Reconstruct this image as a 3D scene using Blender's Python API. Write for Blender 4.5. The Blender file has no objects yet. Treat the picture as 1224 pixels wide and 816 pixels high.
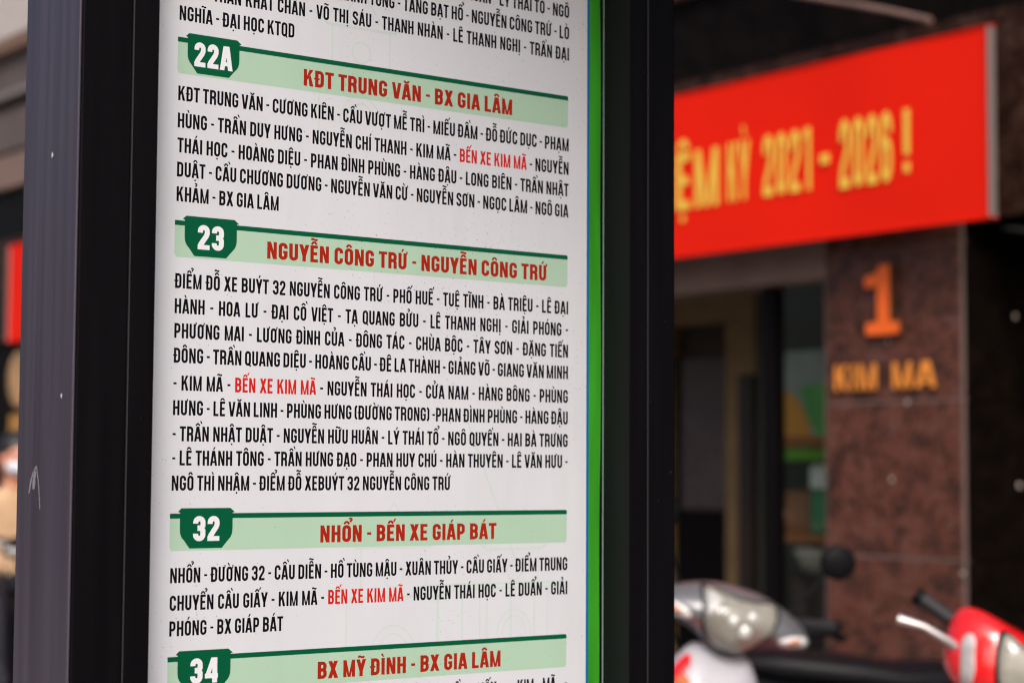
import bpy, bmesh, math, random, unicodedata
from mathutils import Vector, Matrix
random.seed(7)
S = bpy.context.scene
COL = S.collection
H = 1.40                      # eye height above the pavement
TH = math.radians(37.0)       # display case recedes to the right, facade is square to it
R = math.radians

# ------------------------------------------------------------------ camera
cam_d = bpy.data.cameras.new('camera')
cam = bpy.data.objects.new('camera', cam_d); COL.objects.link(cam)
p, r = R(3.83), R(0.30)
cp, sp, cr, sr = math.cos(p), math.sin(p), math.cos(r), math.sin(r)
right = Vector((cr, -sp*sr, cp*sr)); up = Vector((-sr, -sp*cr, cp*cr)); back = right.cross(up)
mw = Matrix((right, up, back)).transposed().to_4x4(); mw.translation = (0, 0, H)
cam.matrix_world = mw
cam_d.sensor_width = 36; cam_d.sensor_fit = 'HORIZONTAL'; cam_d.lens = 36*2327/1224
cam_d.clip_start = 0.05; cam_d.clip_end = 500
cam_d.dof.use_dof = True; cam_d.dof.focus_distance = 2.12; cam_d.dof.aperture_fstop = 4.3
S.camera = cam

# ------------------------------------------------------------------ world, sun, exposure
W = bpy.data.worlds.new('World'); S.world = W; W.use_nodes = True
nt = W.node_tree; bg = nt.nodes['Background']
sky = nt.nodes.new('ShaderNodeTexSky'); sky.sky_type = 'NISHITA'; sky.sun_disc = False
SUN_DIR = Vector((0.05, -0.79, 0.62)).normalized()     # towards the sun
sky.sun_elevation = math.asin(SUN_DIR.z); sky.sun_rotation = math.atan2(SUN_DIR.x, SUN_DIR.y)
sky.dust_density = 6.0; sky.air_density = 0.8; sky.ozone_density = 0.6
nt.links.new(sky.outputs[0], bg.inputs[0]); bg.inputs[1].default_value = 0.10
sd = bpy.data.lights.new('sun', 'SUN'); sd.energy = 1.5; sd.angle = R(24); sd.color = (1, 0.985, 0.985)
so = bpy.data.objects.new('sun', sd); COL.objects.link(so)
so.rotation_euler = SUN_DIR.to_track_quat('Z', 'Y').to_euler(); so.location = (0, 0, 12)
vs = S.view_settings
vs.view_transform = 'Standard'; vs.look = 'None'; vs.gamma = 1; vs.exposure = 0.55; vs.use_curve_mapping = False
S.cycles.use_denoising = True
S.cycles.max_bounces = 8; S.cycles.filter_width = 1.15
S.cycles.sample_clamp_indirect = 4

# ------------------------------------------------------------------ materials
def mat(name, col, rough=0.5, metal=0.0, spec=0.5, var=0.0, scale=8.0, bump=0.0, bscale=40.0, coat=0.0, stretch=None, emit=None):
    m = bpy.data.materials.new(name); m.use_nodes = True
    n = m.node_tree.nodes; l = m.node_tree.links; b = n['Principled BSDF']
    b.inputs['Base Color'].default_value = (*col, 1); b.inputs['Roughness'].default_value = rough
    b.inputs['Metallic'].default_value = metal; b.inputs['Specular IOR Level'].default_value = spec
    b.inputs['Coat Weight'].default_value = coat; b.inputs['Coat Roughness'].default_value = 0.06
    tc = n.new('ShaderNodeTexCoord'); mp = n.new('ShaderNodeMapping')
    l.new(tc.outputs['Object'], mp.inputs[0])
    if stretch: mp.inputs['Scale'].default_value = stretch
    if var:
        t = n.new('ShaderNodeTexNoise'); t.inputs['Scale'].default_value = scale; t.inputs['Detail'].default_value = 6
        l.new(mp.outputs[0], t.inputs['Vector'])
        rp = n.new('ShaderNodeValToRGB')
        rp.color_ramp.elements[0].position = 0.3; rp.color_ramp.elements[1].position = 0.7
        rp.color_ramp.elements[0].color = (*[c*(1-var) for c in col], 1)
        rp.color_ramp.elements[1].color = (*[min(1, c*(1+var)) for c in col], 1)
        l.new(t.outputs['Fac'], rp.inputs[0]); l.new(rp.outputs[0], b.inputs['Base Color'])
        mr = n.new('ShaderNodeMapRange'); mr.inputs['To Min'].default_value = max(0, rough-.1); mr.inputs['To Max'].default_value = min(1, rough+.12)
        l.new(t.outputs['Fac'], mr.inputs[0]); l.new(mr.outputs[0], b.inputs['Roughness'])
    if bump:
        t2 = n.new('ShaderNodeTexNoise'); t2.inputs['Scale'].default_value = bscale; t2.inputs['Detail'].default_value = 4
        l.new(mp.outputs[0], t2.inputs['Vector'])
        bp = n.new('ShaderNodeBump'); bp.inputs['Strength'].default_value = bump; bp.inputs['Distance'].default_value = 0.01
        l.new(t2.outputs['Fac'], bp.inputs['Height']); l.new(bp.outputs[0], b.inputs['Normal'])
    return m

def granite(name, cols, rough=0.22, s=1.0, spec=0.3):
    m = bpy.data.materials.new(name); m.use_nodes = True
    n = m.node_tree.nodes; l = m.node_tree.links; b = n['Principled BSDF']
    tc = n.new('ShaderNodeTexCoord')
    def noise(sc, det=6, dist=0.0):
        t = n.new('ShaderNodeTexNoise'); t.inputs['Scale'].default_value = sc*s; t.inputs['Detail'].default_value = det
        t.inputs['Distortion'].default_value = dist; l.new(tc.outputs['Object'], t.inputs['Vector']); return t
    a = noise(9.0, 8, 0.3); c = noise(34, 6, 0.2)
    mx = n.new('ShaderNodeMath'); mx.operation = 'MULTIPLY_ADD'; mx.inputs[1].default_value = 0.56
    l.new(c.outputs['Fac'], mx.inputs[0])
    m2 = n.new('ShaderNodeMath'); m2.operation = 'MULTIPLY'; m2.inputs[1].default_value = 0.46
    l.new(a.outputs['Fac'], m2.inputs[0]); l.new(m2.outputs[0], mx.inputs[2])
    rp = n.new('ShaderNodeValToRGB'); els = rp.color_ramp.elements
    els[0].position = 0.38; els[0].color = (*cols[0], 1); els[1].position = 0.64; els[1].color = (*cols[-1], 1)
    for i, cc in enumerate(cols[1:-1]):
        e = els.new(0.38 + 0.26*(i+1)/(len(cols)-1)); e.color = (*cc, 1)
    l.new(mx.outputs[0], rp.inputs[0]); l.new(rp.outputs[0], b.inputs['Base Color'])
    b.inputs['Roughness'].default_value = rough; b.inputs['Specular IOR Level'].default_value = spec
    return m

def poster_vinyl(name, col, specks=True):
    m = mat(name, col, rough=0.36, spec=0.25)
    n = m.node_tree.nodes; l = m.node_tree.links; b = n['Principled BSDF']
    tc = [x for x in n if x.type == 'TEX_COORD'][0]
    # creases and slight waviness of the printed film
    mp = n.new('ShaderNodeMapping'); mp.inputs['Scale'].default_value = (9, 1, 2.2); l.new(tc.outputs['Object'], mp.inputs[0])
    t = n.new('ShaderNodeTexNoise'); t.inputs['Scale'].default_value = 2.0; t.inputs['Detail'].default_value = 3; l.new(mp.outputs[0], t.inputs['Vector'])
    bp = n.new('ShaderNodeBump'); bp.inputs['Strength'].default_value = 0.35; bp.inputs['Distance'].default_value = 0.006
    l.new(t.outputs['Fac'], bp.inputs['Height']); l.new(bp.outputs[0], b.inputs['Normal'])
    if specks:
        v = n.new('ShaderNodeTexNoise'); v.inputs['Scale'].default_value = 420; v.inputs['Detail'].default_value = 1; l.new(tc.outputs['Object'], v.inputs['Vector'])
        z = n.new('ShaderNodeTexNoise'); z.inputs['Scale'].default_value = 3.5; z.inputs['Detail'].default_value = 2; l.new(tc.outputs['Object'], z.inputs['Vector'])
        ad = n.new('ShaderNodeMath'); ad.operation = 'MULTIPLY_ADD'; ad.inputs[1].default_value = 0.34
        l.new(z.outputs['Fac'], ad.inputs[0]); l.new(v.outputs['Fac'], ad.inputs[2])
        rp = n.new('ShaderNodeValToRGB'); e = rp.color_ramp.elements
        e[0].position = 0.885; e[0].color = (*col, 1); e[1].position = 0.96; e[1].color = (*[c*0.22 for c in col], 1)
        l.new(ad.outputs[0], rp.inputs[0])
        d = n.new('ShaderNodeTexNoise'); d.inputs['Scale'].default_value = 5; d.inputs['Detail'].default_value = 7; l.new(tc.outputs['Object'], d.inputs['Vector'])
        r2 = n.new('ShaderNodeMapRange'); r2.inputs['From Min'].default_value = 0.3; r2.inputs['From Max'].default_value = 0.75
        r2.inputs['To Min'].default_value = 1.0; r2.inputs['To Max'].default_value = 0.93
        l.new(d.outputs['Fac'], r2.inputs[0])
        mu = n.new('ShaderNodeVectorMath'); mu.operation = 'SCALE'; l.new(rp.outputs[0], mu.inputs[0]); l.new(r2.outputs[0], mu.inputs['Scale'])
        l.new(mu.outputs[0], b.inputs['Base Color'])
    return m

MT = dict(
    frame=mat('black_powder_coat', (0.0032, 0.0028, 0.0036), 0.5, spec=0.045, var=0.25, scale=9, stretch=(6, 6, 0.35), bump=0.05, bscale=160),
    side=mat('dark_grey_metal_with_sky_sheen', (0.072, 0.058, 0.082), 0.38, metal=0.35, var=0.34, scale=6, stretch=(9, 9, 0.22), bump=0.04, bscale=90),  # lighter than the front: sky reflection is put into this colour
    seam=mat('worn_metal_edge', (0.05, 0.045, 0.05), 0.5, metal=0.3),
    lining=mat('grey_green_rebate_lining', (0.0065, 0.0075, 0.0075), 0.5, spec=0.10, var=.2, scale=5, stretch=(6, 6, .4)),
    scuff=mat('scuffed_metal', (0.24, 0.22, 0.25), 0.6),
    scratch=mat('pale_scratch', (0.55, 0.54, 0.55), 0.6),
    vinyl=poster_vinyl('white_poster_vinyl', (0.56, 0.572, 0.612)),
    pale_green=poster_vinyl('pale_green_print', (0.355, 0.505, 0.385)),
    faint=mat('faint_green_print', (0.475, 0.545, 0.52), 0.36, spec=0.25),
    dark_green=mat('dark_green_print', (0.001, 0.078, 0.032), 0.4, spec=0.08),
    badge_white=mat('white_print', (0.66, 0.67, 0.70), 0.36),
    ink=mat('black_ink', (0.004, 0.003, 0.005), 0.45, spec=0.06),
    red_ink=mat('red_ink', (0.50, 0.012, 0.007), 0.4, spec=0.1),
    dred_ink=mat('dark_red_ink', (0.31, 0.014, 0.004), 0.4, spec=0.1),
    blue=mat('blue_print', (0.003, 0.105, 0.32), 0.36),
    lime=mat('green_print', (0.028, 0.24, 0.012), 0.34, var=0.3, scale=4, stretch=(8, 1, 0.9)),
    acrylic=mat('acrylic_edge', (0.20, 0.27, 0.25), 0.2),
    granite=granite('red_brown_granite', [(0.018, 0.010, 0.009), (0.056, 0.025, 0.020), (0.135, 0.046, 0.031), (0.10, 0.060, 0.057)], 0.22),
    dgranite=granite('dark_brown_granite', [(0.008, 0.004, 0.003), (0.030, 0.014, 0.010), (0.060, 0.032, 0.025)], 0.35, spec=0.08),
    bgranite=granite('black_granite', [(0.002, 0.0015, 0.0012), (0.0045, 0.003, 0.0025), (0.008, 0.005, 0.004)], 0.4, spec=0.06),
    joint=mat('stone_joint', (0.12, 0.08, 0.07), 0.7),
    fascia=mat('brown_stone_fascia', (0.19, 0.12, 0.098), 0.45, var=0.15, scale=5),
    taupe=mat('grey_taupe_panel', (0.105, 0.080, 0.074), 0.6, var=0.12),
    tan=mat('tan_brown_ledge', (0.17, 0.10, 0.07), 0.6, var=0.12),
    cream=mat('cream_plaster', (0.46, 0.42, 0.41), 0.8, var=0.06),
    stud=mat('pale_stud', (0.34, 0.28, 0.25), 0.5),
    banner=mat('red_banner_cloth', (0.72, 0.011, 0.001), 0.6, var=0.06, scale=1.2, spec=0.15),
    yellow=mat('yellow_lettering', (0.80, 0.50, 0.06), 0.6),
    alu=mat('aluminium_trim', (0.30, 0.25, 0.23), 0.4, metal=0.5),
    orange=mat('orange_letter_face', (0.95, 0.15, 0.018), 0.35, var=0.1),
    amber=mat('amber_letter_face', (0.80, 0.27, 0.04), 0.35, var=0.1),
    shade_return=mat('shade_dark_letter_return', (0.05, 0.022, 0.010), 0.5),  # dark letter sides, also standing in for the shadow beside the strokes
    door_trim=mat('dimmed_cream_casing', (0.20, 0.125, 0.05), 0.5, var=0.15),  # cream casing, its colour darkened to carry the dimness of the hall
    wood=mat('dark_brown_wood', (0.022, 0.010, 0.007), 0.4, var=0.3),
    black=mat('black_metal', (0.004, 0.003, 0.004), 0.45, spec=0.08),
    doorglass=mat('grey_frosted_glass', (0.065, 0.048, 0.05), 0.25, var=0.25, scale=2.2),
    room=mat('interior_paint', (0.10, 0.085, 0.06), 0.8),
    olive=mat('olive_interior_panel', (0.035, 0.04, 0.025), 0.6),
    ad_white=mat('poster_grey_white', (0.30, 0.34, 0.33), 0.5, var=0.25, scale=5),
    ad_orange=mat('poster_orange', (0.62, 0.27, 0.03), 0.5),
    ad_green=mat('poster_green', (0.10, 0.36, 0.09), 0.5, var=0.2, scale=6),
    ad_brown=mat('poster_brown', (0.30, 0.10, 0.02), 0.5),
    lime_shelf=mat('lime_shelf_edge', (0.10, 0.30, 0.01), 0.5),
    box_green=mat('green_carton', (0.03, 0.20, 0.08), 0.5),
    box_white=mat('white_carton', (0.6, 0.62, 0.6), 0.5),
    box_brown=mat('brown_carton', (0.22, 0.09, 0.04), 0.6),
    pot=mat('stone_grey_pot', (0.36, 0.32, 0.29), 0.6, var=0.15),
    asphalt=mat('asphalt', (0.05, 0.05, 0.052), 0.85, var=0.2, scale=30, bump=0.3, bscale=120),
    paving=mat('grey_paving', (0.20, 0.19, 0.18), 0.8, var=0.15, scale=3, bump=0.2, bscale=60),
    silver=mat('silver_grey_paint', (0.20, 0.20, 0.215), 0.33, metal=0.45, coat=0.3),
    whitep=mat('white_paint', (0.46, 0.455, 0.50), 0.28, coat=0.6),
    redp=mat('red_paint', (0.72, 0.012, 0.016), 0.22, coat=0.9),
    plastic=mat('black_plastic', (0.004, 0.004, 0.005), 0.5, spec=0.09, bump=0.05, bscale=200),
    rubber=mat('black_rubber', (0.013, 0.012, 0.015), 0.65),
    chrome=mat('brushed_alloy', (0.50, 0.47, 0.465), 0.38, metal=0.75),
    lens=mat('headlight_lens', (0.27, 0.26, 0.225), 0.15, spec=0.5, coat=0.35, var=0.18, scale=22),
    bulb_and_glint=mat('headlight_reflector_and_glint', (0.60, 0.60, 0.58), 0.3, metal=0.2, coat=1.0),  # lamp reflectors, also the painted highlight on the headlight
    wlens=mat('clear_white_lens', (0.84, 0.83, 0.82), 0.1, coat=1.0),
    slens=mat('grey_clear_lens', (0.45, 0.42, 0.42), 0.15, coat=1.0, var=.3, scale=20),
    amberlens=mat('amber_lens', (0.55, 0.15, 0.04), 0.15, coat=1.0),
    seatv=mat('black_vinyl_seat', (0.006, 0.006, 0.008), 0.5, spec=0.2, bump=0.1, bscale=90),
    skin=mat('skin', (0.55, 0.24, 0.16), 0.5),
    mask=mat('pale_blue_face_mask', (0.58, 0.63, 0.72), 0.8),
    hair=mat('black_hair', (0.010, 0.008, 0.008), 0.5),
    jacket=mat('beige_jacket', (0.50, 0.33, 0.20), 0.8, var=0.15, scale=9, bump=0.25, bscale=14),
    trousers=mat('dark_navy_trousers', (0.012, 0.012, 0.022), 0.8),
    beige_sign=mat('tan_round_sign', (0.46, 0.27, 0.13), 0.6, var=0.15, scale=3),
    orange_sign=mat('orange_wall_sign', (0.38, 0.19, 0.045), 0.6, var=0.15, scale=3),
)
glass = bpy.data.materials.new('window_glass'); glass.use_nodes = True
_n = glass.node_tree.nodes; _l = glass.node_tree.links
_n.remove(_n['Principled BSDF'])
_t = _n.new('ShaderNodeBsdfTransparent'); _t.inputs[0].default_value = (0.82, 0.86, 0.83, 1)
_g = _n.new('ShaderNodeBsdfGlossy'); _g.inputs['Roughness'].default_value = 0.03
_f = _n.new('ShaderNodeFresnel'); _f.inputs[0].default_value = 1.45
_m = _n.new('ShaderNodeMixShader'); _ge = _n.new('ShaderNodeNewGeometry'); _mm = _n.new('ShaderNodeMath'); _mm.operation = 'MULTIPLY'; _iv = _n.new('ShaderNodeMath'); _iv.operation = 'SUBTRACT'; _iv.inputs[0].default_value = 1.0
_l.new(_ge.outputs['Backfacing'], _iv.inputs[1]); _l.new(_iv.outputs[0], _mm.inputs[0]); _l.new(_f.outputs[0], _mm.inputs[1]); _l.new(_mm.outputs[0], _m.inputs[0]); _l.new(_t.outputs[0], _m.inputs[1]); _l.new(_g.outputs[0], _m.inputs[2])
_l.new(_m.outputs[0], _n['Material Output'].inputs[0]); MT['glass'] = glass

# ------------------------------------------------------------------ helpers
def thing(name, label, cat, loc=(0, 0, 0), rz=0.0, group=None):
    o = bpy.data.objects.new(name, None); COL.objects.link(o); o.empty_display_size = 0.1
    o.location = loc; o.rotation_euler = (0, 0, rz); o['label'] = label; o['category'] = cat
    if group: o['group'] = group
    return o

class MB:
    """collects shapes, then links them as ONE mesh object"""
    def __init__(s): s.v = []; s.f = []; s.mi = []; s.mats = []; s.sm = []
    def _m(s, m):
        if m not in s.mats: s.mats.append(m)
        return s.mats.index(m)
    def add(s, verts, faces, m, smooth=False):
        b = len(s.v); s.v += [tuple(x) for x in verts]; i = s._m(m)
        for f in faces: s.f.append([b+k for k in f]); s.mi.append(i); s.sm.append(smooth)
    def box(s, x0, x1, y0, y1, z0, z1, m):
        v = [(x, y, z) for x in (x0, x1) for y in (y0, y1) for z in (z0, z1)]
        s.add(v, [(0, 1, 3, 2), (4, 6, 7, 5), (0, 4, 5, 1), (2, 3, 7, 6), (0, 2, 6, 4), (1, 5, 7, 3)], m)
    def prism(s, poly, y0, y1, m, mside=None):
        """poly in x,z extruded along y (y0 = front)"""
        n = len(poly)
        s.add([(x, y0, z) for x, z in poly], [list(range(n))], m)
        s.add([(x, y1, z) for x, z in poly], [list(range(n))[::-1]], m)
        v = [(x, y0, z) for x, z in poly] + [(x, y1, z) for x, z in poly]
        s.add(v, [(i, (i+1) % n, n+(i+1) % n, n+i) for i in range(n)], mside or m)
    def loft(s, rings, m, caps=True, smooth=True):
        n = len(rings[0]); v = [q for rg in rings for q in rg]; f = []
        for k in range(len(rings)-1):
            for i in range(n):
                j = (i+1) % n; f.append((k*n+i, k*n+j, (k+1)*n+j, (k+1)*n+i))
        s.add(v, f, m, smooth)
        if caps:
            s.add(rings[0], [list(range(n))[::-1]], m); s.add(rings[-1], [list(range(n))], m)
    def tube(s, pts, rad, m, n=10, caps=True):
        pts = [Vector(q) for q in pts]; rr = rad if isinstance(rad, (list, tuple)) else [rad]*len(pts)
        rings = []; ref = None
        for i, q in enumerate(pts):
            d = (pts[min(i+1, len(pts)-1)] - pts[max(i-1, 0)]).normalized()
            if ref is None or abs(ref.dot(d)) > 0.95:
                ref = Vector((0, 0, 1)) if abs(d.z) < 0.9 else Vector((1, 0, 0))
            a = d.cross(ref).normalized(); b = d.cross(a).normalized(); ref = -b if False else ref
            rings.append([q + a*rr[i]*math.cos(2*math.pi*k/n) + b*rr[i]*math.sin(2*math.pi*k/n) for k in range(n)])
        s.loft(rings, m, caps)
    def ball(s, c, rx, ry, rz, m, nu=14, nv=9):
        c = Vector(c); rings = []
        for j in range(1, nv):
            t = math.pi*j/nv
            rings.append([c + Vector((rx*math.sin(t)*math.cos(2*math.pi*i/nu), ry*math.sin(t)*math.sin(2*math.pi*i/nu), rz*math.cos(t))) for i in range(nu)])
        s.loft(rings, m, True)
    def build(s, name, parent=None, bevel=0.0, fix=True):
        me = bpy.data.meshes.new(name); me.from_pydata(s.v, [], s.f); me.update()
        for q in s.mats: me.materials.append(MT[q])
        me.polygons.foreach_set('material_index', s.mi); me.polygons.foreach_set('use_smooth', s.sm)
        if fix:
            b = bmesh.new(); b.from_mesh(me); bmesh.ops.remove_doubles(b, verts=b.verts, dist=1e-6) if False else None
            bmesh.ops.recalc_face_normals(b, faces=b.faces); b.to_mesh(me); b.free()
        o = bpy.data.objects.new(name, me); COL.objects.link(o)
        if parent: o.parent = parent
        if bevel:
            md = o.modifiers.new('bevel', 'BEVEL'); md.width = bevel; md.segments = 2; md.limit_method = 'ANGLE'
        return o

# ------------------------------------------------------------------ condensed sign lettering (own glyph set)
def arc(cx, cy, rx, ry, a0, a1, n=6):
    return [(cx+rx*math.cos(R(a0+(a1-a0)*i/n)), cy+ry*math.sin(R(a0+(a1-a0)*i/n))) for i in range(n+1)]
def strip(path, w, closed=False):
    q_ = []
    for a in path:
        if not q_ or math.hypot(a[0]-q_[-1][0], a[1]-q_[-1][1]) > 1e-5: q_.append(a)
    if closed and math.hypot(q_[0][0]-q_[-1][0], q_[0][1]-q_[-1][1]) < 1e-5: q_.pop()
    path = q_
    n = len(path); L = []; Rr = []
    for i in range(n):
        p0 = path[i-1] if (i > 0 or closed) else None
        p1 = path[i]; p2 = path[(i+1) % n] if (i < n-1 or closed) else None
        def nrm(a, b):
            dx, dy = b[0]-a[0], b[1]-a[1]; k = math.hypot(dx, dy) or 1; return (-dy/k, dx/k)
        if p0 is None: nx, ny = nrm(p1, p2); k = 1
        elif p2 is None: nx, ny = nrm(p0, p1); k = 1
        else:
            a = nrm(p0, p1); b = nrm(p1, p2); nx, ny = a[0]+b[0], a[1]+b[1]; q = math.hypot(nx, ny) or 1
            nx /= q; ny /= q; k = min(1/max(0.3, nx*a[0]+ny*a[1]), 2.2)
        L.append((p1[0]+nx*k*w/2, p1[1]+ny*k*w/2)); Rr.append((p1[0]-nx*k*w/2, p1[1]-ny*k*w/2))
    m = n if closed else n-1
    return [[L[i], Rr[i], Rr[(i+1) % n], L[(i+1) % n]] for i in range(m)]
def rect(a, b, c, d): return [[(a, b), (c, b), (c, d), (a, d)]]
WID = {'I': None, 'A': .53, 'B': .46, 'C': .45, 'D': .46, 'E': .385, 'G': .455, 'H': .47, 'K': .50, 'L': .375, 'M': .625, 'N': .48, 'O': .455,
       'P': .44, 'Q': .455, 'R': .46, 'S': .45, 'T': .45, 'U': .45, 'V': .52, 'X': .53, 'Y': .52, '0': .455, '1': .30, '2': .44, '3': .45, '4': .48, '6': .455}
SB = {'A': .018, 'V': .018, 'Y': .014, 'X': .02, 'T': .022, 'K': .05, 'L': .05}
def base_glyph(c, w):
    h = w/2; W = WID.get(c) or w; W += (w-.14)*0.9 if c != 'I' else 0
    r = min((W-w)/2, .19); P = []
    TL = lambda: arc(h+r, 1-h-r, r, r, 90, 180); BL = lambda: arc(h+r, h+r, r, r, 180, 270)
    BR = lambda: arc(W-h-r, h+r, r, r, 270, 360); TR = lambda: arc(W-h-r, 1-h-r, r, r, 90, 0)
    hb = w*0.92
    if c == 'I': P = rect(0, 0, w, 1)
    elif c in 'OQ0':
        P = strip(arc(W-h-r, 1-h-r, r, r, 0, 90)+TL()+BL()+BR(), w, True)
        if c == 'Q': P.append([(W*.52, .15), (W*.70, .20), (W+.045, -.03), (W-.09, -.065)])
    elif c in 'CG':
        a = [(W-h, .66)]+arc(W-h-r, 1-h-r, r, r, 0, 90)+TL()+BL()+BR()
        P = strip(a+[(W-h, .36 if c == 'C' else .53)], w)
        if c == 'G': P += rect(W*.5, .53-hb*.9, W-w+.001, .53)
    elif c == 'U': P = strip([(h, 1)]+BL()+BR()+[(W-h, 1)], w)
    elif c in 'D':
        P = strip([(h, h), (W-h-r, h)]+BR()[1:]+arc(W-h-r, 1-h-r, r, r, 0, 90)+[(h, 1-h)], w, True)
    elif c == 'B':
        q = min(.15, r)
        P = strip([(h, .52), (W-h-q, .52)]+arc(W-h-q-.005, .52+q, q, q, 270, 360)[1:]+arc(W-h-q-.005, 1-h-q, q, q, 0, 90)+[(h, 1-h)], w, True)
        P += strip([(h, h), (W-h-q, h)]+arc(W-h-q, h+q, q, q, 270, 360)[1:]+arc(W-h-q, .515-q, q, q, 0, 90)+[(h, .515)], w, True)
    elif c == 'P':
        q = r; P = rect(0, 0, w, .42)+strip([(h, .42), (W-h-q, .42)]+arc(W-h-q, .42+q, q, q, 270, 360)[1:]+arc(W-h-q, 1-h-q, q, q, 0, 90)+[(h, 1-h)], w, True)
    elif c == 'R':
        q = min(.15, r); P = rect(0, 0, w, .47)+strip([(h, .49), (W-h-q, .49)]+arc(W-h-q, .49+q, q, q, 270, 360)[1:]+arc(W-h-q, 1-h-q, q, q, 0, 90)+[(h, 1-h)], w, True)
        P += strip([(W*.45, .49), (W-h-q, .49)]+arc(W-h-q, .49-q, q, q, 90, 0)[1:]+[(W-h, .10), (W-h+.015, 0)], w)
    elif c == 'E':
        P = rect(0, 0, w, 1)+rect(w, 0, W, hb)+rect(w, 1-hb, W, 1)+rect(w, .51-hb/2, W*.9, .51+hb/2)
    elif c == 'H': P = rect(0, 0, w, 1)+rect(W-w, 0, W, 1)+rect(w, .51-hb/2, W-w, .51+hb/2)
    elif c == 'L': P = rect(0, 0, w, 1)+rect(w, 0, W, hb)
    elif c == 'T': P = rect(W/2-h, 0, W/2+h, 1-hb)+rect(0, 1-hb, W, 1)
    elif c in 'AV':
        a = w*.66; t = w*1.0
        A = [[(0, 0), (t, 0), (W/2-a+t, 1), (W/2-a, 1)], [(W-t, 0), (W, 0), (W/2+a, 1), (W/2+a-t, 1)]]
        if c == 'A': P = A + [[(W*.22, .18), (W*.78, .18), (W*.74, .18+hb*.85), (W*.26, .18+hb*.85)]]
        else: P = [[(x, 1-y) for x, y in q] for q in A]
    elif c == 'M':
        P = rect(0, 0, w*.95, 1)+rect(W-w*.95, 0, W, 1)
        P += [[(w*.95, 1), (w*.3, 1), (W/2-w*.42, 0.0), (W/2+w*.2, 0.0)], [(W-w*.3, 1), (W-w*.95, 1), (W/2-w*.2, 0.0), (W/2+w*.42, 0.0)]]
    elif c == 'N': P = rect(0, 0, w*.93, 1)+rect(W-w*.93, 0, W, 1)+[[(w*.2, 1), (w*1.05, 1), (W-w*.2, 0), (W-w*1.05, 0)]]
    elif c == 'K':
        P = rect(0, 0, w, 1)+[[(w, .34), (W-w*.0, 1), (W-w*1.12, 1), (w, .60)], [(W-w*1.1, 0), (W+.01, 0), (w*2.05, .66), (w*1.35, .50)]]
    elif c == 'X': P = [[(0, 0), (w*1.1, 0), (W-.02, 1), (W-.02-w*1.1, 1)], [(.02, 1), (.02+w*1.1, 1), (W, 0), (W-w*1.1, 0)]]
    elif c == 'Y':
        P = rect(W/2-h, 0, W/2+h, .42)+[[(W/2-h, .30), (W/2+h*.9, .42), (w*1.06, 1), (0, 1)], [(W/2-h*.9, .42), (W/2+h, .30), (W, 1), (W-w*1.06, 1)]]
    elif c == 'S':
        P = strip([(W-h, .69)]+arc(W-h-r, 1-h-r, r, r, 0, 90)+TL()+[(h, .70), (h+.02, .625), (W-h-.02, .40), (W-h, .32)]+[(W-h, h+r)]+arc(W-h-r, h+r, r, r, 0, -90)+arc(h+r, h+r, r, r, 270, 180)+[(h, .30)], w)
    elif c == '2':
        P = strip([(h, .68)]+arc(h+r, 1-h-r, r, r, 180, 90)+arc(W-h-r, 1-h-r, r, r, 90, 0)+[(W-h, .66), (W-h-.04, .55), (h+.03, .22), (h, .10)], w)+rect(0, 0, W, hb)
    elif c == '3':
        q = min(.15, r)
        P = strip([(h, .70)]+arc(h+q, 1-h-q, q, q, 180, 90)+arc(W-h-q, 1-h-q, q, q, 90, 0)+[(W-h, .62), (W-h-.05, .53), (W*.36, .52)], w)
        P += strip([(W*.36, .515), (W-h-.05, .505), (W-h, .42)]+arc(W-h-q, h+q, q, q, 0, -90)+arc(h+q, h+q, q, q, 270, 180)+[(h, .30)], w)
    elif c == '4':
        P = rect(W*.56, 0, W*.56+w, 1)+rect(0, .18, W, .18+hb)+[[(0, .18+hb*.4), (w, .18+hb*.4), (W*.56+w*.5, 1), (W*.56-w*.2, 1)]]
    elif c == '6':
        P = strip([(W-h, .70)]+arc(W-h-r, 1-h-r, r, r, 0, 90)+TL()+BL()+BR()+arc(W-h-r, .56-r, r, r, 0, 90)+arc(h+r, .56-r, r, r, 90, 150), w)
    elif c == '1': P = rect(W-w, 0, W, 1)+[[(0, .80), (W-w, .86), (W-w, 1), (W-w*1.3, 1)]]+[[(0, .80), (W-w*1.3, 1), (0, .92)]]
    return P, W
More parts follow.
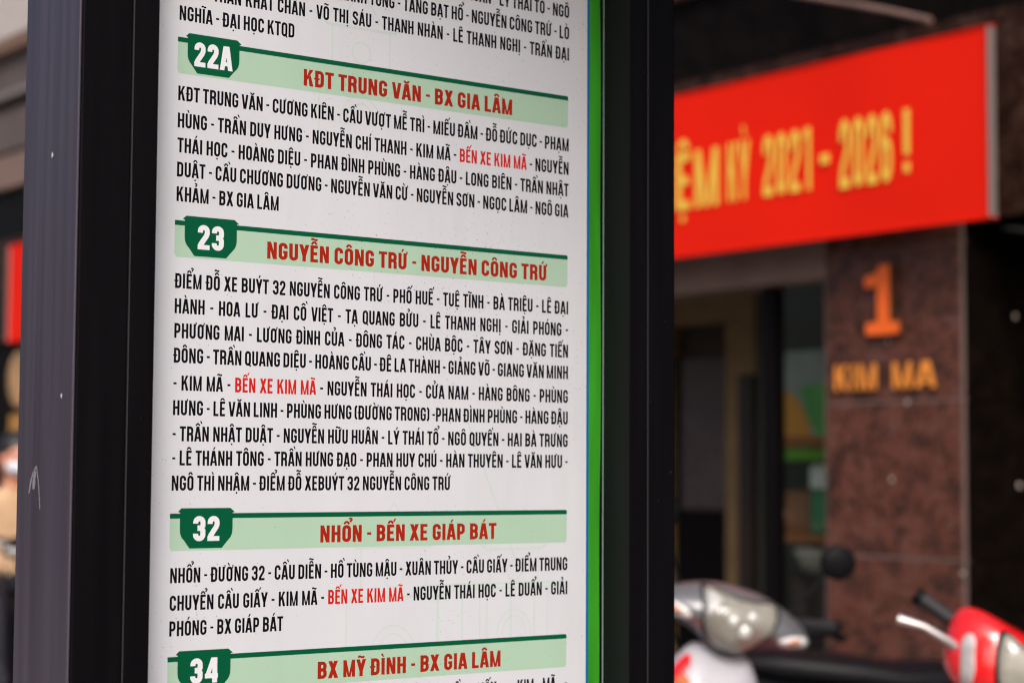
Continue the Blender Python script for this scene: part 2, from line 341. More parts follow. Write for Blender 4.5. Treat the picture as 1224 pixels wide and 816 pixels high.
def glyph(ch, w):
    if ch == '-': return rect(.0, .40, .245, .40+w*.78), .245, .042
    if ch == '!': return rect(.02, .28, w+.02, 1)+rect(.02, 0, w+.02, .16), w+.04, .05
    if ch == '(': return strip([(.22, 1-w/2), (.17, 1-w/2)]+arc(.17, .86-w/2, .10, .14, 90, 180)+arc(.17, .14+w/2, .10, .14, 180, 270)+[(.22, w/2)], w), .23, .04
    if ch == ')': return strip([(.0, 1-w/2), (.05, 1-w/2)]+arc(.05, .86-w/2, .10, .14, 90, 0)+arc(.05, .14+w/2, .10, .14, 0, -90)+[(.0, w/2)], w), .22, .04
    bar = ch == 'Đ'
    d = unicodedata.normalize('NFD', 'D' if bar else ch); b, mk = d[0], [ord(x) for x in d[1:]]
    P, W = base_glyph(b, w); P = list(P); sb = SB.get(b, .052 if b not in 'OCGQU0263S' else .046); c = W/2; k = w*.62
    if bar: P += rect(-.06, .50-.05, W*.52, .50+.05)
    ext = 0
    if 0x31B in mk:
        P.append([(W-w*.75, .90), (W-.005, .84), (W+.075, 1.03), (W+.07, 1.10), (W-w*.2, 1.10), (W-.01, 1.0)]); ext = .045
    hat = 0x302 in mk or 0x306 in mk
    if 0x302 in mk: P += strip([(c-.145, 1.055), (c-.05, 1.18), (c+.05, 1.18), (c+.145, 1.055)], k)
    if 0x306 in mk: P += strip(arc(c, 1.20, .13, .12, 180, 360, 8), k)
    ox, oy = (.17, .10) if hat else (.0, 0)
    if hat and 0x300 in mk: ox, oy = .285, .125
    if hat and 0x301 in mk: ox = .20
    if hat and 0x309 in mk: ox = .22
    if 0x31B in mk: ox -= .03
    if 0x301 in mk: P.append([(c+ox-.06, 1.06+oy), (c+ox+.03, 1.06+oy), (c+ox+.14, 1.25+oy), (c+ox+.02, 1.25+oy)])
    if 0x300 in mk: P.append([(c+ox+.06, 1.06+oy), (c+ox-.03, 1.06+oy), (c+ox-.14, 1.25+oy), (c+ox-.02, 1.25+oy)])
    if 0x309 in mk: P += strip([(c+ox-.07, 1.24+oy)]+arc(c+ox, 1.22+oy, .075, .07, 130, -50, 7)+[(c+ox+.0, 1.13+oy), (c+ox-.0, 1.06+oy)], k*.9)
    if 0x303 in mk:
        yb = 1.33 if hat else 1.12
        P += strip([(c-.165, yb-.02), (c-.12, yb+.045), (c-.06, yb+.045), (c+.06, yb-.01), (c+.12, yb-.01), (c+.165, yb+.055)], k)
    if 0x323 in mk: P += [[(c+.068*math.cos(a*math.pi/4+.39), -.15+.068*math.sin(a*math.pi/4+.39)) for a in range(8)]]
    return P, W+ext, sb
def layout(text, w, track=0.0, space=.20):
    """-> list of (polys, x, red) in cap units, natural width, number of spaces"""
    out = []; x = 0; red = False; ns = 0; first = True
    for ch in unicodedata.normalize('NFC', text):
        if ch == '{': red = True; continue
        if ch == '}': red = False; continue
        if ch == ' ': ns += 1; x += space; out.append((None, x, red)); continue
        P, W, sb = glyph(ch, w); x += 0 if first else sb
        first = False
        out.append((P, x, red)); x += W + sb + track; last = sb+track
    return out, x-last, ns
def set_text(mb, text, x0, zb, cap, m, w=.170, sx=1.0, width=None, mred=None, yb=-0.00011, align='left', depth=None, space=.20, track=0.0):
    """lay a line of lettering onto the x,z plane; width = justify the spaces to this measure (metres)"""
    out, wid, ns = layout(text, w, track, space); extra = 0
    if width and ns: extra = (width/(cap*sx)-wid)/ns
    if align == 'right': x0 -= wid*cap*sx
    sp_n = 0; k = 0
    for P, x, red in out:
        if P is None: sp_n += 1; continue
        for q in P:
            pts = [(x0+(x+sp_n*extra+a)*cap*sx, zb+b*cap) for a, b in q]
            mm = mred if (red and mred) else m
            if depth: mb.prism(pts, yb-depth-1e-5*(k % 9), yb, mm, 'shade_return' if mm in ('orange', 'amber') else mm)
            else:
                y = yb-3e-6*(k % 12)
                area = sum(pts[i-1][0]*pts[i][1]-pts[i][0]*pts[i-1][1] for i in range(len(pts)))
                if area < 0: pts = pts[::-1]
                mb.add([(a, y, b) for a, b in pts], [list(range(len(pts)))], mm)
            k += 1
    return wid*cap*sx

# ================================================================== THE SETTING
mb = MB(); mb.box(-150, 150, -150, 150, -0.6, -0.13, 'asphalt'); g_ = mb.build('ground'); g_['kind'] = 'structure'
mb = MB(); mb.box(-16, 9, 0.9, 24, -0.129, 0.0, 'paving'); g_ = mb.build('pavement', bevel=0.02); g_['kind'] = 'structure'

# facade frame: local x = along the wall (towards the viewer's right), y = into the building, z up
FL = (1.8575, 8.0, 0); FR = TH-math.pi/2
bld = thing('office_building', 'dark granite office building with red brown stone pillar and layered ledges behind the bus stop', 'building', FL, FR)
def part(name, fn, bevel=0.0):
    m = MB(); fn(m); return m.build(name, bld, bevel)
def pillar(x0, x1, name='pillar', depth=1.1):
    def f(m):
        # polished slabs with a rebated front arris, side cheek in black granite
        zs = [0.0, 0.387, 1.047, 1.708, 2.362, 2.436]
        for a, b in zip(zs, zs[1:]):
            m.box(x0, x1-.012, 0.0, .05, a+.005, b-.005, 'granite')
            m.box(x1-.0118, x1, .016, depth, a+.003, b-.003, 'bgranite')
        m.box(x0+.004, x1-.006, .002, .05, 0.001, 2.435, 'joint')
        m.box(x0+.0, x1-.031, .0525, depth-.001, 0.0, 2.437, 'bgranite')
        m.box(x1-.0075, x1+.001, .003, .0155, 0.0, 2.436, 'joint'); m.box(x0-.012, x0-.001, .004, .052, 0.0, 2.436, 'joint')
    return part(name, f, 0.003)
pillar(-.772, 0)
pillar(-9.3, -8.5)
for (x, y, z) in [(-.406, 0, 1.967), (-.301, 0, 1.703), (-.393, 0, 1.376), (-.012, 0, .996), (-.0, .334, 2.066), (-.0, .348, 1.354)]:
    m = MB()
    if y == 0: m.ball((x, -.002, z), .010, .006, .011, 'stud', 8, 6)
    else: m.ball((x+.003, y, z), .006, .013, .014, 'stud', 8, 6)
    m.build('wall_stud', bld)
part('fascia', lambda m: m.box(-8.49, -.775, -.004, .24, 2.262, 2.44, 'fascia'), .006)
def up(m):
    xs = [-16, -13.4, -10.8, -8.2, -6.6, -5.0, -3.4, -1.9, -.772, .0, 1.3, 2.6, 4.5]
    for a, b in zip(xs, xs[1:]): m.box(a+.003, b-.003, .006, .3, 2.445, 3.30, 'dgranite')
    m.box(-16, 4.5, .012, .3, 2.441, 3.70, 'bgranite')
part('stone_cladding', up, .002)
part('diagonal_rod', lambda m: m.tube([(-.95, -.02, 3.575), (-.60, -.12, 3.462), (-.20, -.20, 3.33), (.05, -.24, 3.24)], .014, 'fascia', 8))  # thin rod slanting down above the banner
part('ledge', lambda m: m.box(-16, 4.5, -.06, .3, 3.702, 3.98, 'fascia'), .01)
part('panel_band', lambda m: m.box(-16, 4.5, -.03, .3, 4.02, 4.37, 'taupe'), .01)
part('ledge', lambda m: m.box(-16, 4.5, -.10, .3, 4.44, 4.50, 'alu'), .01)
part('panel_band', lambda m: m.box(-16, 4.5, -.05, .3, 4.502, 4.80, 'taupe'), .01)
part('ledge', lambda m: m.box(-16, 4.5, -.14, .3, 4.802, 4.93, 'tan'), .01)
def upper(m):
    m.box(-16, 4.5, .0, .3, 4.932, 8.2, 'cream')
    for x in (-15, -12, -9, -6, -3, 0, 3): m.box(x, x+1.5, -.02, .0, 5.6, 7.1, 'black')
part('upper_wall', upper)
for bb in ((.0, 4.5, 1.1, 1.3, 0, 2.44), (-16, -9.31, .05, .3, 0, 2.44), (-8.49, -5.2, .15, .3, 0, 2.26)):
    part('ground_floor_wall', lambda m: m.box(*bb, 'bgranite'))
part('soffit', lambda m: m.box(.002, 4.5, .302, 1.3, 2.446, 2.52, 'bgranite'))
# doorway and the dim hall behind it
def hall(m):
    m.box(-5.2, -.75, 4.0, 4.1, -.001, 2.8, 'room'); m.box(-5.3, -5.2, .24, 4.1, 0, 2.8, 'room'); m.box(-.755, -.70, 1.1, 4.1, 0, 2.8, 'room')
    m.box(-5.3, -.70, .24, 4.1, 2.7, 2.8, 'room'); m.box(-5.2, -.76, .1, 4.0, .001, .02, 'black')
part('hall', hall)
part('partition', lambda m: (m.box(-5.19, -3.36, 1.3, 1.4, .02, 2.7, 'room'), m.box(-2.48, -2.30, 1.32, 1.4, .02, 2.7, 'olive')))
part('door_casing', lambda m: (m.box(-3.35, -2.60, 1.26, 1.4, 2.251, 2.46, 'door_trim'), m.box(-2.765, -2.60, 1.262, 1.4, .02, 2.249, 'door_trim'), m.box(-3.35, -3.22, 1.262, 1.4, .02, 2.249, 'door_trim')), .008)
part('door_transom', lambda m: m.box(-3.218, -2.768, 1.33, 1.38, 2.066, 2.248, 'wood'), .004)
d_ = part('door', lambda m: (m.box(-3.217, -2.769, 1.30, 1.34, 1.19, 2.062, 'doorglass'), m.box(-3.217, -2.769, 1.302, 1.34, .02, 1.186, 'black'), m.box(-3.217, -3.17, 1.294, 1.345, 1.187, 2.063, 'black')), .003)
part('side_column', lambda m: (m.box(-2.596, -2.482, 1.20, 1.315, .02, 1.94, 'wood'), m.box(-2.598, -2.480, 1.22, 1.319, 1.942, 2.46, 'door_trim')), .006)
part('door_post', lambda m: m.box(-1.236, -1.165, .06, .14, .0, 2.26, 'black'), .004)
part('window_pane', lambda m: m.box(-1.163, -.775, .095, .103, .02, 2.26, 'glass'))
part('window_back_panel', lambda m: m.box(-2.25, -.77, 1.02, 1.06, .02, 2.69, 'olive'))

# goods behind the window
ad = thing('display_poster', 'small window poster with orange hill and green shape under a grey sky', 'poster', FL, FR)
def adf(m):
    m.box(-1.82, -1.30, .70, .72, 1.53, 2.01, 'ad_white')
    m.prism([(-1.81, 1.535)]+[(-1.81+.0+.27*math.sin(R(a)), 1.535+.30*math.cos(R(a))) for a in range(0, 91, 10)], .694, .699, 'ad_orange')
    m.prism([(-1.62, 1.83)]+arc(-1.44, 1.83, .16, .25, 205, 270, 6)+[(-1.30, 1.585), (-1.30, 1.86)], .690, .693, 'ad_green')
    m.box(-1.82, -1.30, .686, .6895, 1.535, 1.585, 'ad_brown')
m = MB(); adf(m); m.build('printed_sheet', ad)
sh = thing('display_shelf', 'narrow lime edged display shelf behind the shop window', 'shelf', FL, FR)
m = MB(); m.box(-1.85, -1.28, .66, 1.0, 1.465, 1.52, 'lime_shelf'); m.build('shelf_board', sh, .004)
m = MB(); m.box(-1.85, -1.28, .66, 1.0, 1.06, 1.10, 'ad_brown'); m.build('shelf_board', sh, .004)
for x in (-1.83, -1.31):
    m = MB(); m.box(x, x+.02, .98, 1.0, .02, 2.0, 'black'); m.build('shelf_upright', sh)
def carton(label, x0, x1, z0, z1, mt, y=.72):
    t = thing('carton', label, 'carton', FL, FR)
    m = MB(); m.box(x0, x1, y, y+.14, z0, z1, mt); m.build('carton_body', t, .006)
    m = MB(); m.box(x0+.004, x1-.004, y+.02, y+.12, z1+.0005, z1+.012, mt); m.build('carton_flap', t, .002)
carton('tall green carton on the lower display shelf', -1.575, -1.45, 1.101, 1.31, 'box_green')
carton('white carton stacked on top of the green carton', -1.58, -1.45, 1.324, 1.44, 'box_white')
carton('brown carton beside the green carton on the display shelf', -1.78, -1.59, 1.101, 1.30, 'box_brown')
pt = thing('plant_pot', 'grey stone pot on a dark stand below the display shelf', 'pot', FL, FR)
m = MB(); m.loft([[(-1.57+rr*math.cos(2*math.pi*i/20), .82+rr*math.sin(2*math.pi*i/20), z) for i in range(20)] for rr, z in ((.07, .90), (.12, .93), (.15, 1.0), (.155, 1.03), (.13, 1.03), (.12, .97))], 'pot')
m.build('pot_body', pt)
m = MB(); m.box(-1.70, -1.44, .69, .95, .021, .899, 'wood'); m.build('pot_stand', pt, .006)

# house number and street name on the pillar
hn = thing('house_number', 'large orange raised figure 1 on the granite pillar', 'number sign', FL, FR)
m = MB(); x0 = -.500; z0 = 1.994; hh = .298
body = [(x0+.005, z0), (x0+.195, z0), (x0+.195, z0+.05), (x0+.142, z0+.055), (x0+.142, z0+hh), (x0+.085, z0+hh), (x0+.06, z0+hh-.035), (x0+.0, z0+hh-.045), (x0+.0, z0+hh-.095), (x0+.07, z0+hh-.088), (x0+.07, z0+.055), (x0+.005, z0+.05)]
m.prism(body, -.045, -.002, 'orange', 'shade_return'); m.build('raised_figure', hn, .004)
sn = thing('street_name_letters', 'raised amber letters KIM MA on the granite pillar under the orange figure', 'letters', FL, FR)
x = -.703
for ch, w_, gap in (('K', .080, .020), ('I', .020, .022), ('M', .104, .090), ('M', .108, .018), ('A', .115, 0)):
    m = MB(); P, W_ = base_glyph(ch, .15)
    for k, q in enumerate(P):
        m.prism([(x+a*w_/W_, 1.762+b*.112) for a, b in q], -.020-1e-4*k, -.002-1e-4*k, 'amber', 'shade_return')
    m.build('letter', sn); x += w_+gap

# red banner
bn = thing('banner', 'long red cloth banner with yellow lettering across the dark building', 'banner', FL, FR)
def bcloth(m):
    nx = 60
    v = []; f = []
    for i in range(nx+1):
        x = -9.36+(.345+9.36)*i/nx
        for j in range(7):
            z = 2.405+(3.163-2.405)*j/6; y = -.25+.002*math.sin(i*.7+j*.5)+.0015*math.sin(i*1.3)
            v.append((x, y, z))
    for i in range(nx):
        for j in range(6): a = i*7+j; f.append((a, a+7, a+8, a+1))
    m.add(v, f, 'banner', False)
m = MB(); bcloth(m); cl = m.build('cloth', bn, fix=False); md = cl.modifiers.new('thick', 'SOLIDIFY'); md.thickness = .004
m = MB()
for a in ((-9.375, .372, 3.160, 3.166), (-9.375, .372, 2.399, 2.405)): m.box(a[0], a[1], -.256, -.225, a[2], a[3], 'banner')
m.box(.350, .364, -.2605, -.2245, 2.4055, 3.1595, 'alu'); m.box(-9.375, -9.36, -.2625, -.2245, 2.4055, 3.1595, 'alu')
for x in (-9.0, -6, -3, -.4): m.box(x, x+.03, -.2235, .004, 3.0, 3.03, 'alu')
m.build('frame', bn, .002)
for txt, xa, xb, zb, cp_ in (('NHIỆM', -1.86, -1.188, 2.617, .268), ('KỲ', -1.128, -.985, 2.622, .268), ('2021', -.900, -.608, 2.620, .274), ('2026', -.440, -.146, 2.603, .295), ('!', -.086, -.046, 2.630, .262)):
    m = MB(); wd = layout(txt, .165, .03)[1]
    set_text(m, txt, xa, zb, cp_, 'yellow', w=.165, track=.03, sx=(xb-xa)/(wd*cp_), yb=-.2588)
    m.build('lettering', bn, fix=False)
m = MB(); m.box(-.552, -.500, -.2600, -.2575, 2.722, 2.765, 'yellow'); m.build('lettering_dash', bn)

# wall signs glimpsed left of the display case
rs = thing('round_sign', 'round tan sign on the dark wall beyond the left side of the display case', 'sign', FL, FR)
m = MB(); m.loft([[(-9.62+rr*math.cos(2*math.pi*i/28), y, 2.12+rr*1.15*math.sin(2*math.pi*i/28)) for i in range(28)] for rr, y in ((.17, .0), (.20, -.02), (.20, -.05), (.18, -.065), (.02, -.07))], 'beige_sign')
m.build('sign_face', rs)
os_ = thing('wall_sign', 'orange wall sign below the round tan sign', 'sign', FL, FR)
m = MB(); m.box(-9.80, -9.36, -.05, -.001, 1.52, 1.84, 'orange_sign'); m.build('sign_board', os_, .01)

# ================================================================== DISPLAY CASE
CL = (-0.37125, 2.0188, 0); CR = TH
case = thing('bus_stop_display_case', 'tall black metal display case holding the white bus route poster', 'display case', CL, CR)
YF, YB = -.052, .080; U0, U1 = -.1110, .6764; I0, I1 = -.026, .6043; Z0, Z1 = .35, 2.28
m = MB()
m.box(U0, -.0555, YF, YB-.002, .12, Z1+.12, 'frame'); m.box(.6330, U1, YF, YB-.002, .12, Z1+.12, 'frame')
m.box(-.0545, .632, YF, YB-.002, Z1+.03, Z1+.119, 'frame'); m.box(-.0545, .632, YF, YB-.002, .121, Z0-.03, 'frame')
m.build('outer_frame', case, .0025)
m = MB()
m.box(-.0549, I0, YF+.001, .004, Z0-.029, Z1+.029, 'frame'); m.box(I1, .6324, YF+.001, .004, Z0-.029, Z1+.029, 'frame')
m.box(I0+.001, I1-.001, YF+.001, .004, Z1, Z1+.0285, 'frame'); m.box(I0+.001, I1-.001, YF+.001, .004, Z0-.0285, Z0, 'frame')
m.build('door_frame', case, .0012)
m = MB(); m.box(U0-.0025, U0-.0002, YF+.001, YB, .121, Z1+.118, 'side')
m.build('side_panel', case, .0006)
m = MB()
m.box(-.0554, -.0547, YF-.0006, YF+.002, .122, Z1+.1, 'seam'); m.box(.6322, .6328, YF-.0002, YF+.002, .122, Z1+.1, 'seam')
m.box(I1-.0014, I1-.0004, -.0026, -.0010, Z0+.001, Z1-.001, 'acrylic')
m.build('edge_strip', case)
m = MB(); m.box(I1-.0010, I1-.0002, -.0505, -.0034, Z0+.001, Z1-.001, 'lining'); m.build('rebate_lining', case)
m = MB(); m.box(U0, U1, .0805, .084, .12, Z1+.12, 'frame'); m.build('back_panel', case)
m = MB(); m.box(U0+.05, U1-.05, -.03, .06, 0, .1195, 'frame'); m.box(U0-.03, U1+.03, -.11, .14, 0, .012, 'frame'); m.build('plinth', case, .004)
# paint chips and scratches on the frame and the side panel
rnd = random.Random(3)
xs_ = U0-.0026
def sfleck(y, z, ry, rz, tilt=0.0, mt='scratch'):
    pts = [(xs_-.0003, y+ry*math.cos(a)*(.7+.6*rnd.random())+tilt*rz*math.sin(a), z+rz*math.sin(a)*(.7+.6*rnd.random())) for a in [i*math.pi/5 for i in range(10)]]
    m = MB(); m.add(pts, [list(range(10))], mt); m.build('paint_chip', case, fix=False)
sfleck(.008, 1.718, .0022, .0028); sfleck(-.026, 1.473, .0018, .0026)
for wdt, m2 in ((.0013, [(.031, 1.404), (.0275, 1.395), (.0245, 1.385), (.022, 1.372), (.020, 1.360)]), (.0022, [(.031, 1.403), (.037, 1.398), (.043, 1.390), (.048, 1.376)]), (.004, [(.034, 1.398), (.036, 1.389), (.037, 1.380)])):
    m = MB()
    for a, b in zip(m2, m2[1:]):
        m.add([(xs_-.0003, a[0]-wdt, a[1]), (xs_-.0003, a[0]+wdt, a[1]), (xs_-.0003, b[0]+wdt*.7, b[1]), (xs_-.0003, b[0]-wdt*.7, b[1])], [(0, 1, 2, 3)], 'scuff')
    m.build('scratch', case, fix=False)
for i in range(14):
    m = MB(); u = rnd.choice([rnd.uniform(-.108, -.03), rnd.uniform(.61, .67)]); z = rnd.uniform(1.15, 1.95); q = rnd.uniform(.0003, .0011)
    m.add([(u+.6*q*math.cos(a)*rnd.uniform(.5, 1.2), YF-.0004, z+q*math.sin(a)*rnd.uniform(.6, 1.8)) for a in [k*math.pi/3 for k in range(6)]], [list(range(6))], 'seam'); m.build('paint_chip', case, fix=False)
m = MB(); m.box(U0-.05, U1+.05, -1.0, .12, 2.62, 2.68, 'frame'); m.build('added_shade_roof', case, .01)  # unseen roof, added to shade the upper part of the poster
for q in (U0+.03, U1-.10):
    m = MB(); m.box(q, q+.07, .0, .07, Z1+.121, 2.619, 'frame'); m.build('added_shade_roof_bracket', case, .004)  # holds up the added roof

# ================================================================== ROUTE POSTER
po = thing('route_poster', 'white bus route poster with green headed stop lists inside the black case', 'poster', CL, CR)
m = MB(); m.box(-.0255, .6039, .0, .0035, Z0+.001, Z1-.001, 'vinyl'); m.build('sheet', po)
m = MB()
for a, b, c in ((.5785, .5821, 'blue'), (-.0140, -.0105, 'blue')): m.box(a, b, -.0001, .0001, Z0+.002, Z1-.002, c)
# the green edge was cut by hand: its outer margin wanders
zs = [Z0+.002+i*.02 for i in range(97)]
ed = [.5995+.0012*math.sin(z*5.1)+.0008*math.sin(z*17+1) for z in zs]
v = [(.5821, -.00006, z) for z in zs]+[(e, -.00006, z) for e, z in zip(ed, zs)]
n_ = len(zs); m.add(v, [(i, n_+i, n_+i+1, i+1) for i in range(n_-1)], 'lime')
v = [(e, -.00005, z) for e, z in zip(ed, zs)]+[(.6039, -.00005, z) for z in zs]
m.add(v, [(i, n_+i, n_+i+1, i+1) for i in range(n_-1)], 'ink')
m.box(-.0255, -.0141, -.0001, .0001, Z0+.002, Z1-.002, 'lime')
m.build('border_stripes', po)
# faint line drawing of landmarks printed under the text
m = MB()
def fl(path, w=.0016): 
    for q in strip(path, w): m.add([(a, -.000012-2e-6*(len(m.f) % 9), b+H) for a, b in q], [(0, 1, 2, 3)], 'faint')
def gate(cx, z, s):
    fl([(cx-.10*s, z), (cx-.10*s, z+.16*s)]); fl([(cx+.10*s, z), (cx+.10*s, z+.16*s)])
    fl(arc(cx, z+.05*s, .05*s, .06*s, 0, 180, 12)); fl(arc(cx, z+.05*s, .035*s, .045*s, 0, 180, 12))
    fl([(cx-.14*s, z+.17*s), (cx-.11*s, z+.16*s), (cx+.11*s, z+.16*s), (cx+.14*s, z+.17*s)], .003)
    fl([(cx-.07*s, z+.16*s), (cx-.07*s, z+.25*s)]); fl([(cx+.07*s, z+.16*s), (cx+.07*s, z+.25*s)])
    fl([(cx-.11*s, z+.27*s), (cx-.08*s, z+.25*s), (cx+.08*s, z+.25*s), (cx+.11*s, z+.27*s)], .003)
    fl(arc(cx, z+.20*s, .022*s, .022*s, 0, 360, 14)); fl([(cx-.06*s, z+.25*s), (cx, z+.33*s), (cx+.06*s, z+.25*s)])
def done():
    global m
    m.build('faint_landmark_drawing', po, fix=False); m = MB()
gate(.30, -.24, .62); done(); gate(.47, -.215, .5); done(); gate(.25, .36, .55); done()
for i in range(5): fl([(.36+.035*i, -.20), (.36+.035*i, -.128)], .0022)
fl([(.34, -.13), (.54, -.13)], .003); done()
fl([(.40, .06), (.44, -.03), (.47, -.1)], .003); done()
for i in range(4): fl(arc(.12+.07*i, -.32, .05, .09, 20, 160, 8), .0018)
done()

LX, RX = .0222, .5497; CAP = .0157
BADGE = [(-.0015, -.0035), (.002, .0), (.0045, .0008), (.0620, .0008), (.0645, .0), (.0685, -.0042), (.0655, -.0046)]
def route(number, title, vtop, tx0, tx1, lines, vfirst, pitch=.02625, cap_t=.0186, last_short=True):
    z = vtop+H
    hd = MB()
    ph = .0388
    hd.add([(.0208, -.00005, z-.0051), (.0208, -.00005, z-ph+.004), (.0228, -.00005, z-ph), (.5465, -.00005, z-ph), (.5485, -.00005, z-ph+.004), (.5485, -.00005, z-.0051)], [list(range(6))], 'pale_green')
    hd.add([(.0208, -.00008, z-.0052), (.5487, -.00008, z-.0052), (.5487, -.00008, z-.0014), (.5473, -.00008, z), (.0208, -.00008, z)], [list(range(5))], 'dark_green')
    h_ = hd.build('route_heading', po, fix=False)
    # hanging badge
    b = MB(); bx = .0300
    out = [(bx, z+.0018), (bx+.004, z+.0055), (bx+.0618, z+.0055), (bx+.0672, z+.0012), (bx+.0645, z+.0006)]
    out += [(bx+.0646, z-.016)]+[(bx+.0646-.0095*(1-math.cos(R(a))), z-.017-.0125*math.sin(R(a))) for a in (15, 30, 45, 60)]
    out += [(bx+.0520, z-.0365), (bx+.0140, z-.0365)]
    out += [(bx+.0024+.0095*(1-math.cos(R(a))), z-.017-.0125*math.sin(R(a))) for a in (60, 45, 30, 15)]
    out += [(bx+.0024, z-.016), (bx+.0025, z+.0009)]
    b.add([(x, -.0001, q) for x, q in out[::-1]], [list(range(len(out)))], 'dark_green')
    o_, wd, _ = layout(number, .21); sxx = 1.07 if len(number) < 3 else 1.0
    wd *= .0262*sxx
    set_text(b, number, bx+.0335-wd/2-.00008, z-.0290, .0262, 'badge_white', w=.21, sx=sxx, yb=-.00015)
    b.build('number_badge', h_, fix=False)
    t = MB(); o_, wd, _ = layout(title, .195, space=.22)
    set_text(t, title, tx0, z-.0330, cap_t, 'dred_ink', w=.195, sx=(tx1-tx0)/(wd*cap_t), yb=-.00011, space=.22)
    t.build('route_title', h_, fix=False)
    stops(lines, vfirst, pitch)
def stops(lines, vfirst, pitch=.02625, al=None):
    t = MB()
    for i, ln in enumerate(lines):
        v = ln[1] if isinstance(ln, tuple) else vfirst-i*pitch
        s_ = ln[0] if isinstance(ln, tuple) else ln
        last = i == len(lines)-1 and not (isinstance(ln, tuple) and len(ln) > 2)
        if al: set_text(t, s_, RX, v+H, CAP, 'ink', sx=SX, mred='red_ink', align='right')
        else: set_text(t, s_, LX, v+H, CAP, 'ink', sx=SX, mred='red_ink', width=None if last else RX-LX)
    t.build('stop_list', po, fix=False)
SX = 0.972
stops([('NGUYỄN HỮU HUÂN - LÝ THÁI TỔ - NGÔ', .5532), ('LÊ THÁNH TÔNG - TĂNG BẠT HỔ - NGUYỄN CÔNG TRỨ - LÒ', .5268)], 0, al=True)
stops([('ĐÚC - TRẦN KHÁT CHÂN - VÕ THỊ SÁU - THANH NHÀN - LÊ THANH NGHỊ - TRẦN ĐẠI', .5007), ('NGHĨA - ĐẠI HỌC KTQD', .4748)], 0)
route('22A', 'KĐT TRUNG VĂN - BX GIA LÂM', .4567, .1751, .4632, [
    ('KĐT TRUNG VĂN - CƯƠNG KIÊN - CẦU VƯỢT MỄ TRÌ - MIẾU ĐẦM - ĐỖ ĐỨC DỤC - PHẠM', .3890),
    ('HÙNG - TRẦN DUY HƯNG - NGUYỄN CHÍ THANH - KIM MÃ - {BẾN XE KIM MÃ} - NGUYỄN', .3602),
    ('THÁI HỌC - HOÀNG DIỆU - PHAN ĐÌNH PHÙNG - HÀNG ĐẬU - LONG BIÊN - TRẦN NHẬT', .3338),
    ('DUẬT - CẦU CHƯƠNG DƯƠNG - NGUYỄN VĂN CỪ - NGUYỄN SƠN - NGỌC LÂM - NGÔ GIA', .3081),
    ('KHẢM - BX GIA LÂM', .2820)], 0)
route('23', 'NGUYỄN CÔNG TRỨ - NGUYỄN CÔNG TRỨ', .2620, .1321, .5168, [
    ('ĐIỂM ĐỖ XE BUÝT 32 NGUYỄN CÔNG TRỨ - PHỐ HUẾ - TUỆ TĨNH - BÀ TRIỆU - LÊ ĐẠI', .1904),
    ('HÀNH - HOA LƯ - ĐẠI CỒ VIỆT - TẠ QUANG BỬU - LÊ THANH NGHỊ - GIẢI PHÓNG -', .1639),
    ('PHƯƠNG MAI - LƯƠNG ĐÌNH CỦA - ĐÔNG TÁC - CHÙA BỘC - TÂY SƠN - ĐẶNG TIẾN', .1380),
    ('ĐÔNG - TRẦN QUANG DIỆU - HOÀNG CẦU - ĐÊ LA THÀNH - GIẢNG VÕ - GIANG VĂN MINH', .1121),
    ('- KIM MÃ - {BẾN XE KIM MÃ} - NGUYỄN THÁI HỌC - CỬA NAM - HÀNG BÔNG - PHÙNG', .0832),
    ('HƯNG - LÊ VĂN LINH - PHÙNG HƯNG (ĐƯỜNG TRONG) -PHAN ĐÌNH PHÙNG - HÀNG ĐẬU', .0573),
    ('- TRẦN NHẬT DUẬT - NGUYỄN HỮU HUÂN - LÝ THÁI TỔ - NGÔ QUYỀN - HAI BÀ TRƯNG', .0302),
    ('- LÊ THÁNH TÔNG - TRẦN HƯNG ĐẠO - PHAN HUY CHÚ - HÀN THUYÊN - LÊ VĂN HƯU -', .0050),
    ('NGÔ THÌ NHẬM - ĐIỂM ĐỖ XEBUÝT 32 NGUYỄN CÔNG TRỨ', -.0212)], 0)
route('32', 'NHỔN - BẾN XE GIÁP BÁT', -.0450, .2034, .4435, [
    ('NHỔN - ĐƯỜNG 32 - CẦU DIỄN - HỒ TÙNG MẬU - XUÂN THỦY - CẦU GIẤY - ĐIỂM TRUNG', -.1170),
    ('CHUYỂN CẦU GIẤY - KIM MÃ - {BẾN XE KIM MÃ} - NGUYỄN THÁI HỌC - LÊ DUẨN - GIẢI', -.1455),
    ('PHÓNG - BX GIÁP BÁT', -.1718)], 0)
route('34', 'BX MỸ ĐÌNH - BX GIA LÂM', -.1929, .2020, .4505, [
    ('BX MỸ ĐÌNH - PHẠM HÙNG - XUÂN THỦY - CẦU GIẤY - KIM MÃ -', -.2585, 1)], 0)

